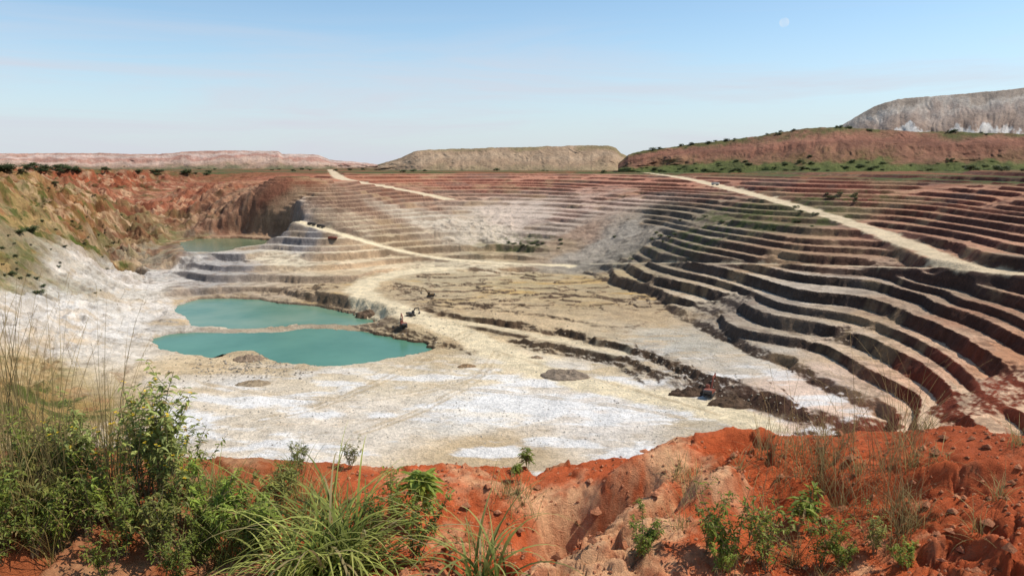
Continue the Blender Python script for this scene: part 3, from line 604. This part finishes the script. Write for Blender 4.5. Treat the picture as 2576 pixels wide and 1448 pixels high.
for i in range(3000):
    px=random.uniform(850,2700); py=random.uniform(1130,1500); p=at_z(px,py,-2.6)
    if math.hypot(p[0],p[1])>6.9: continue
    r=random.uniform(.004,.018)*(2.8 if random.random()<.08 else 1); c=Vector((p[0],p[1],bz(p[0],p[1])+r*.3)); k_=random.uniform(.6,1.3)
    vs=[c+Vector(v)*r*random.uniform(.6,1.3) for v in [(1,0,0),(.3,.9,.1),(-.8,.6,0),(-.9,-.4,.1),(0,-1,0),(.7,-.6,.2),(.2,.2,.8),(-.3,-.3,.7)]]
    mb.add(vs,[(0,1,6),(1,2,6),(2,7,6),(2,3,7),(3,4,7),(4,5,7),(5,6,7),(5,0,6)],(.54*k_,.22*k_,.11*k_))
cl_o=bpy.data.objects.new("soil_clods",mb.mesh("soil_clods",m_soil)); col.objects.link(cl_o); lab(cl_o,"loose crumbs of red soil scattered over the bank","soil clods",kind="stuff")
mb=MB()
def stone(px,py,r0,r1,cc):
    p=place(px,py); r=random.uniform(r0,r1); c=Vector(p)+Vector((0,0,r*.1)); k_=random.uniform(.6,1.2)
    vs=[c+Vector(v)*r*random.uniform(.6,1.3) for v in [(1,0,0),(.3,.9,.1),(-.8,.6,0),(-.9,-.4,.1),(0,-1,0),(.7,-.6,.2),(.2,.2,.8),(-.3,-.3,.7)]]
    mb.add(vs,[(0,1,6),(1,2,6),(2,7,6),(2,3,7),(3,4,7),(4,5,7),(5,6,7),(5,0,6)],tuple(x*k_ for x in cc))
sl_=[(1080,780),(1290,812),(1500,852),(1620,884),(1700,912),(1760,942),(1900,985),(2060,1045)]
for i in range(1500):
    u=random.random()
    if u<.15:
        j=random.randint(0,len(sl_)-2); t_=random.random(); a=sl_[j];b=sl_[j+1]
        stone(a[0]+(b[0]-a[0])*t_+random.gauss(0,25),a[1]+(b[1]-a[1])*t_+random.gauss(14,20),.1,.4,(.48,.40,.30))
    elif u<.7: stone(random.uniform(420,1800),random.uniform(930,1120),.06,.3,(.58,.51,.42))
    elif u<.88: stone(random.gauss(620,90),random.gauss(925,16),.12,.5,(.45,.38,.29))
    else: stone(random.uniform(780,1200),random.uniform(770,870),.12,.4,(.42,.34,.26))
ro=bpy.data.objects.new("rubble",mb.mesh("rubble",m_pit)); col.objects.link(ro); lab(ro,"broken rock rubble strewn over the pit floor","rubble",kind="stuff")
# ---------------------------------------------------------------- distant shrubs
def shrub(seed,nl=420):
    random.seed(seed); mb=MB(); cls=[(random.uniform(-.7,.7),random.uniform(-.7,.7),random.uniform(.25,.9),random.uniform(.3,.55)) for _ in range(9)]
    for i in range(nl):
        x,y,z,r=random.choice(cls); v=Vector((random.gauss(0,1),random.gauss(0,1),random.gauss(0,1))).normalized()*r*random.random()**.4
        p=Vector((x,y,z))+v; p.z=max(.02,p.z)
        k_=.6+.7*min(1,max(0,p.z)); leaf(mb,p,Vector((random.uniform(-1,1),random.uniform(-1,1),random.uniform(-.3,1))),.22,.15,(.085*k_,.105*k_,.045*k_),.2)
    tr=MB()
    for i in range(4): tube(tr,[Vector((0,0,-.1)),Vector((random.uniform(-.2,.2),random.uniform(-.2,.2),.4)),Vector((random.uniform(-.6,.6),random.uniform(-.6,.6),.9))],.05,.02,(.12,.09,.06))
    return [("trunk",tr.mesh("trunk",m_stem)),("crown",mb.mesh("crown",m_leaf))]
SH=[shrub(s_) for s_ in (201,202,203)]
random.seed(500)
def put_shrub(loc,s_,lb="dark green shrub on the pit rim"):
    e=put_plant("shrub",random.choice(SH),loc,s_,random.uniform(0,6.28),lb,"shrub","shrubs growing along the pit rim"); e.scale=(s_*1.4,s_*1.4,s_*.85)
for x0,x1,y0,y1,nn,s0,s1 in [(0,190,416,436,22,2.5,5),(190,560,424,440,12,2.,4),(600,980,424,434,8,2,4),(1000,1500,425,436,10,1.5,3.4),(1500,1600,425,434,6,1.6,3.2),(1680,2576,421,431,52,1.6,4.2)]:
    for i in range(nn):
        px=random.uniform(x0,x1); py=random.uniform(y0,y1); put_shrub(place(px,py),random.uniform(s0,s1))
for px,py,s_ in [(470,442,5.5),(265,432,4),(350,434,3),(520,440,3),(1250,430,4.5),(1040,432,3.5),(80,585,3),(50,592,2.2),(100,740,1.6),(30,690,1.6),(140,470,2)]:
    put_shrub(place(px,py),s_,"rounded green bush on bare ground")
for i in range(40):
    cx,cy,sx,sy=random.choice([(1900,545,90,18),(1800,570,60,14),(2000,570,60,14),(2130,498,50,8),(1330,618,40,7),(1650,600,60,20)])
    put_shrub(place(random.gauss(cx,sx),random.gauss(cy,sy)),random.uniform(.6,1.5),"low green shrub on an old bench")
for i in range(42):
    put_shrub(place(random.uniform(0,330),random.uniform(470,740)),random.uniform(.4,1.),"low shrub on the grassy slope")
rr_,zz_,A_g,T_g=hA
for i in range(90):
    ia=random.randint(60,rr_.shape[0]-200)
    if random.random()<.78: it=int(3+abs(random.gauss(0,15))); s_=random.uniform(1.2,3.2)
    else: it=random.randint(85,90); s_=random.uniform(1.4,3.4)
    it=min(it,90)
    put_shrub(Vector((rr_[ia,it]*math.sin(A_g[ia,it]),rr_[ia,it]*math.cos(A_g[ia,it]),zz_[ia,it]-.2)),s_,"green shrub on the red earth hill")
# ---------------------------------------------------------------- machines
def prof(mb,pts,x0,x1,c=(1,1,1)):
    n_=len(pts); vs=[(x0,a,b) for a,b in pts]+[(x1,a,b) for a,b in pts]
    fs=[tuple(range(n_))[::-1],tuple(range(n_,2*n_))]+[(i,(i+1)%n_,n_+(i+1)%n_,n_+i) for i in range(n_)]
    mb.add(vs,fs,c)
def bm_fix(me):
    b=bmesh.new(); b.from_mesh(me); bmesh.ops.recalc_face_normals(b,faces=b.faces)
    b.to_mesh(me); b.free()
def part(name,build,mat,parent,label=None):
    mb=MB(); build(mb); me=mb.mesh(name,mat); bm_fix(me); o=bpy.data.objects.new(name,me); col.objects.link(o); o.parent=parent
    if label: o["label"]=label
    return o
m_or=solid("orange_paint",(.24,.07,.04),.7); m_yel=solid("dusty_yellow_paint",(.22,.13,.05),.6); m_dk=solid("dark_steel",(.05,.043,.037),.6); m_gl=solid("cab_glass",(.03,.04,.05),.15); m_wh=solid("white_paint",(.5,.47,.42),.5)
def cyl(mb,cx,cy,cz,r,w,n=14):
    prof(mb,[(cy+r*math.cos(2*math.pi*i/n),cz+r*math.sin(2*math.pi*i/n)) for i in range(n)],cx-w/2,cx+w/2)
def excavator(loc,rz,mat,label,s_=1.):
    e=bpy.data.objects.new("excavator",None); col.objects.link(e); e.location=loc; e.rotation_euler=(0,0,rz); e.scale=(s_,)*3; lab(e,label,"excavator","excavators working on the pit floor")
    cap=[(-1.9+.45*math.cos(a),.45+.45*math.sin(a)) for a in np.linspace(math.pi/2,1.5*math.pi,6)]+[(1.9+.45*math.cos(a),.45+.45*math.sin(a)) for a in np.linspace(-math.pi/2,math.pi/2,6)]
    for sx in (-1.2,1.2): part("track",lambda mb:prof(mb,cap,sx-.3,sx+.3),m_dk,e)
    part("turntable",lambda mb:prof(mb,[(-.7,.6),(.7,.6),(.7,1.05),(-.7,1.05)],-.8,.8),m_dk,e)
    part("body",lambda mb:prof(mb,[(-2.2,1.1),(1.5,1.1),(1.5,1.7),(.3,2.0),(-1.9,2.15),(-2.2,1.9)],-1.35,1.35),mat,e)
    part("counterweight",lambda mb:prof(mb,[(-2.8,1.15),(-2.2,1.1),(-2.2,2.1),(-2.6,2.05),(-2.8,1.8)],-1.3,1.3),m_dk,e)
    cab=part("cab",lambda mb:prof(mb,[(.2,1.7),(1.6,1.3),(1.65,2.1),(1.2,3.0),(.2,3.05)],-1.35,-.45),mat,e)
    part("window",lambda mb:(prof(mb,[(.35,2.1),(1.5,2.1),(1.1,2.9),(.35,2.9)],-1.37,-1.355),prof(mb,[(1.67,2.1),(1.68,2.12),(1.26,2.95),(1.24,2.9)],-1.25,-.55)),m_gl,cab)
    part("boom",lambda mb:prof(mb,[(.9,1.6),(1.3,1.5),(3.2,4.5),(5.3,5.2),(5.35,5.55),(3.0,5.1),(2.6,4.8)],-.1,.25),mat,e)
    part("arm",lambda mb:prof(mb,[(4.9,5.8),(5.3,5.75),(6.1,3.0),(5.9,2.9)],-.08,.2),mat,e)
    part("bucket",lambda mb:prof(mb,[(5.7,3.0),(6.2,3.0),(6.3,2.3),(5.9,1.8),(5.2,1.9),(5.1,2.2),(5.6,2.3)],-.4,.5),m_dk,e)
    return e
excavator(place(1785,995),math.radians(-30),m_or,"orange-red crawler excavator digging beside the dark scarp",.9)
excavator(place(1015,822),math.radians(20),m_or,"red crawler excavator parked beside the haul road",.8)
excavator(place(1034,795),math.radians(-120),m_dk,"dark crawler excavator loading on the haul road",.7)
excavator(place(1083,746),math.radians(90),m_yel,"brown crawler excavator with lowered boom on the pit floor",.7)
def truck(loc,rz,mat,label,s_=1):
    e=bpy.data.objects.new("dump_truck",None); col.objects.link(e); e.location=loc; e.rotation_euler=(0,0,rz); e.scale=(s_,)*3; lab(e,label,"truck","trucks on the mine benches")
    part("chassis",lambda mb:prof(mb,[(-3.4,.8),(3.6,.8),(3.6,1.1),(-3.4,1.1)],-.5,.5),m_dk,e)
    cab=part("cab",lambda mb:prof(mb,[(2.0,1.0),(4.0,.8),(4.05,1.9),(3.7,2.9),(2.0,2.95)],-1.15,1.15),mat,e)
    part("window",lambda mb:prof(mb,[(4.07,1.95),(4.09,1.95),(3.76,2.8),(3.74,2.8)],-1.0,1.0),m_gl,cab)
    part("bed",lambda mb:prof(mb,[(-3.6,1.3),(1.7,1.12),(1.8,2.7),(2.3,2.9),(1.7,2.95),(-3.7,2.4)],-1.25,1.25),mat,e)
    for y_ in (3.0,-1.2,-2.5):
        for x_ in (-1.0,1.0): part("wheel",lambda mb:cyl(mb,x_,y_,.52,.52,.35),m_dk,e)
truck(place(838,612),1.4,m_or,"red dump truck on the pale bench by the far pond",.7)
truck(place(785,568),1.3,m_dk,"dark dump truck climbing the haul road",.7)
truck(place(808,573),1.2,m_dk,"dark dump truck climbing the haul road",.7)
truck(place(1800,466),1.0,m_wh,"white truck on the long ramp road",.7)
# spoil piles
def pile(px,py,w,d_,H,cl,label,seed):
    p=place(px,py); n_=52; u=np.linspace(-1.15,1.15,n_); PX,PY=np.meshgrid(u,u,indexing='ij'); rr2=np.hypot(PX,PY)*(1+.3*fbm(PX*2+seed,PY*2,3,seed))
    z=H*np.clip(1-rr2,0,1)**.8*(1+.9*fbm(PX*5,PY*5,4,seed+2))-.1-np.clip(rr2-.8,0,1)*4*np.clip(H,1,2)
    c=lin(cl)*.8*(1+.3*fbm(PX*8,PY*8,3,seed)[...,None])
    o=grid_mesh("dirt_pile",PX*w,PY*d_,z,np.clip(c,.01,.8)); o.location=p; o.data.materials.append(m_pit); lab(o,label,"dirt pile")
pile(1420,945,8,7,1.6,(158,140,120),"low grey mound of dumped rock on the pale floor",301)
pile(625,905,6,4,1.5,(165,142,118),"rocky brown mound at the pond shore",302)
pile(700,790,6,2.5,1.2,(125,108,90),"dark rocky spit standing in the pond",303)
pile(1175,922,3.5,2,.8,(170,140,106),"small brown dirt heap on the pale floor",304)
pile(640,965,6,4,.9,(180,158,128),"small brown dirt heap near the pond",305)
pile(1735,992,7,3,2.0,(105,84,68),"dark earth heap beside the excavator",306)
pile(1850,1015,7,4,1.8,(110,88,70),"dark earth heap below the scarp",307)
pile(930,790,6,4,1.6,(125,102,82),"dark earth heap beside the haul road",308)
pile(1350,900,2.5,2,.7,(175,152,124),"small dirt heap on the pale floor",309)
# ---------------------------------------------------------------- camera, light, sky
cam=bpy.data.cameras.new("camera"); co=bpy.data.objects.new("camera",cam); col.objects.link(co)
cam.sensor_width=36; cam.lens=36*F/2576; cam.clip_start=.05; cam.clip_end=30000
co.location=(0,0,0); co.rotation_euler=(math.pi/2-PITCH,0,0); sc.camera=co
SA,SE=math.radians(84),math.radians(54)
sv=Vector((math.sin(SA)*math.cos(SE),math.cos(SA)*math.cos(SE),math.sin(SE)))
sl=bpy.data.lights.new("sun",'SUN'); sl.energy=4.7; sl.angle=math.radians(.5); sl.color=(1,.94,.85)
so=bpy.data.objects.new("sun",sl); col.objects.link(so); so.rotation_euler=(-sv).to_track_quat('-Z','Y').to_euler()
w=bpy.data.worlds.new("World"); sc.world=w; w.use_nodes=True; nt=w.node_tree; L=nt.links; bg=nt.nodes['Background']
sky=nt.nodes.new('ShaderNodeTexSky'); sky.sky_type='NISHITA'; sky.sun_disc=False; sky.sun_elevation=SE; sky.sun_rotation=SA; sky.air_density=1.0; sky.dust_density=1.0; sky.ozone_density=2.5; sky.altitude=1200
tc=nt.nodes.new('ShaderNodeTexCoord'); mp=nt.nodes.new('ShaderNodeMapping'); mp.inputs['Scale'].default_value=(1.3,1.3,14); mp.inputs['Rotation'].default_value=(0.06,.05,0); mp.inputs['Location'].default_value=(.7,.2,.4)
no=nt.nodes.new('ShaderNodeTexNoise'); no.inputs['Scale'].default_value=1.5; no.inputs['Detail'].default_value=8; no.inputs['Roughness'].default_value=.58; no.inputs['Distortion'].default_value=.7
L.new(tc.outputs['Generated'],mp.inputs['Vector']); L.new(mp.outputs[0],no.inputs['Vector'])
tint=nt.nodes.new('ShaderNodeVectorMath'); tint.operation='MULTIPLY'; L.new(sky.outputs[0],tint.inputs[0]); tint.inputs[1].default_value=(1.16,1.2,1.12)
cr=nt.nodes.new('ShaderNodeMapRange'); cr.inputs['From Min'].default_value=.43; cr.inputs['From Max'].default_value=.66; cr.inputs['To Max'].default_value=.8; L.new(no.outputs['Fac'],cr.inputs['Value'])
sx=nt.nodes.new('ShaderNodeSeparateXYZ'); L.new(tc.outputs['Generated'],sx.inputs[0])
mk=nt.nodes.new('ShaderNodeMapRange'); mk.inputs['From Min'].default_value=.19; mk.inputs['From Max'].default_value=.08; L.new(sx.outputs['Z'],mk.inputs['Value'])
ml=nt.nodes.new('ShaderNodeMath'); ml.operation='MULTIPLY'; L.new(cr.outputs[0],ml.inputs[0]); L.new(mk.outputs[0],ml.inputs[1])
hz=nt.nodes.new('ShaderNodeMapRange'); hz.interpolation_type='SMOOTHSTEP'; hz.inputs['From Min'].default_value=-.05; hz.inputs['From Max'].default_value=.19; hz.inputs['To Min'].default_value=.95; hz.inputs['To Max'].default_value=0; L.new(sx.outputs['Z'],hz.inputs['Value'])
mx0=nt.nodes.new('ShaderNodeMixRGB'); L.new(hz.outputs[0],mx0.inputs[0]); L.new(tint.outputs[0],mx0.inputs[1]); mx0.inputs[2].default_value=(4.3,4.7,5.4,1)
mix=nt.nodes.new('ShaderNodeMixRGB'); L.new(ml.outputs[0],mix.inputs[0]); L.new(mx0.outputs[0],mix.inputs[1]); mix.inputs[2].default_value=(4.8,4.85,5.4,1)
L.new(mix.outputs[0],bg.inputs['Color']); bg.inputs['Strength'].default_value=.14
# moon: sunlit side painted as emission, shaded along a chosen direction
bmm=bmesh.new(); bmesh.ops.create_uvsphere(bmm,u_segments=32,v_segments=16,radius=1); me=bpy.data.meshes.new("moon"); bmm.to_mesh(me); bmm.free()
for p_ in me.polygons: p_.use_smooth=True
mo=bpy.data.objects.new("moon",me); col.objects.link(mo); d=Vector(pixel_ray(1973,57)).normalized(); mo.location=d*20000; mo.scale=(110,)*3
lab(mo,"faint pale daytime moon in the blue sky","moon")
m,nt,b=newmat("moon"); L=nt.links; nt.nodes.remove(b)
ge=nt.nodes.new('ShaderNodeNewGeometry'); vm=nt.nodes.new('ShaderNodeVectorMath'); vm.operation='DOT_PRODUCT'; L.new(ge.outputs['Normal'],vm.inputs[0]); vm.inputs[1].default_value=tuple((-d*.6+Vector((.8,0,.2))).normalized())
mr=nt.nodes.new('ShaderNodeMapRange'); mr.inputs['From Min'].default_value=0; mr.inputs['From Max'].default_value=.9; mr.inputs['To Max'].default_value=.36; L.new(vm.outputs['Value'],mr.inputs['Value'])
tr=nt.nodes.new('ShaderNodeBsdfTransparent'); glow=nt.nodes.new('ShaderNodeEmission'); glow.inputs[0].default_value=(.85,.87,.9,1); ms=nt.nodes.new('ShaderNodeMixShader')
L.new(mr.outputs[0],ms.inputs[0]); L.new(tr.outputs[0],ms.inputs[1]); L.new(glow.outputs[0],ms.inputs[2]); L.new(ms.outputs[0],nt.nodes['Material Output'].inputs['Surface']); me.materials.append(m)
sc.view_settings.view_transform='Standard'; sc.view_settings.look='None'; sc.view_settings.exposure=0
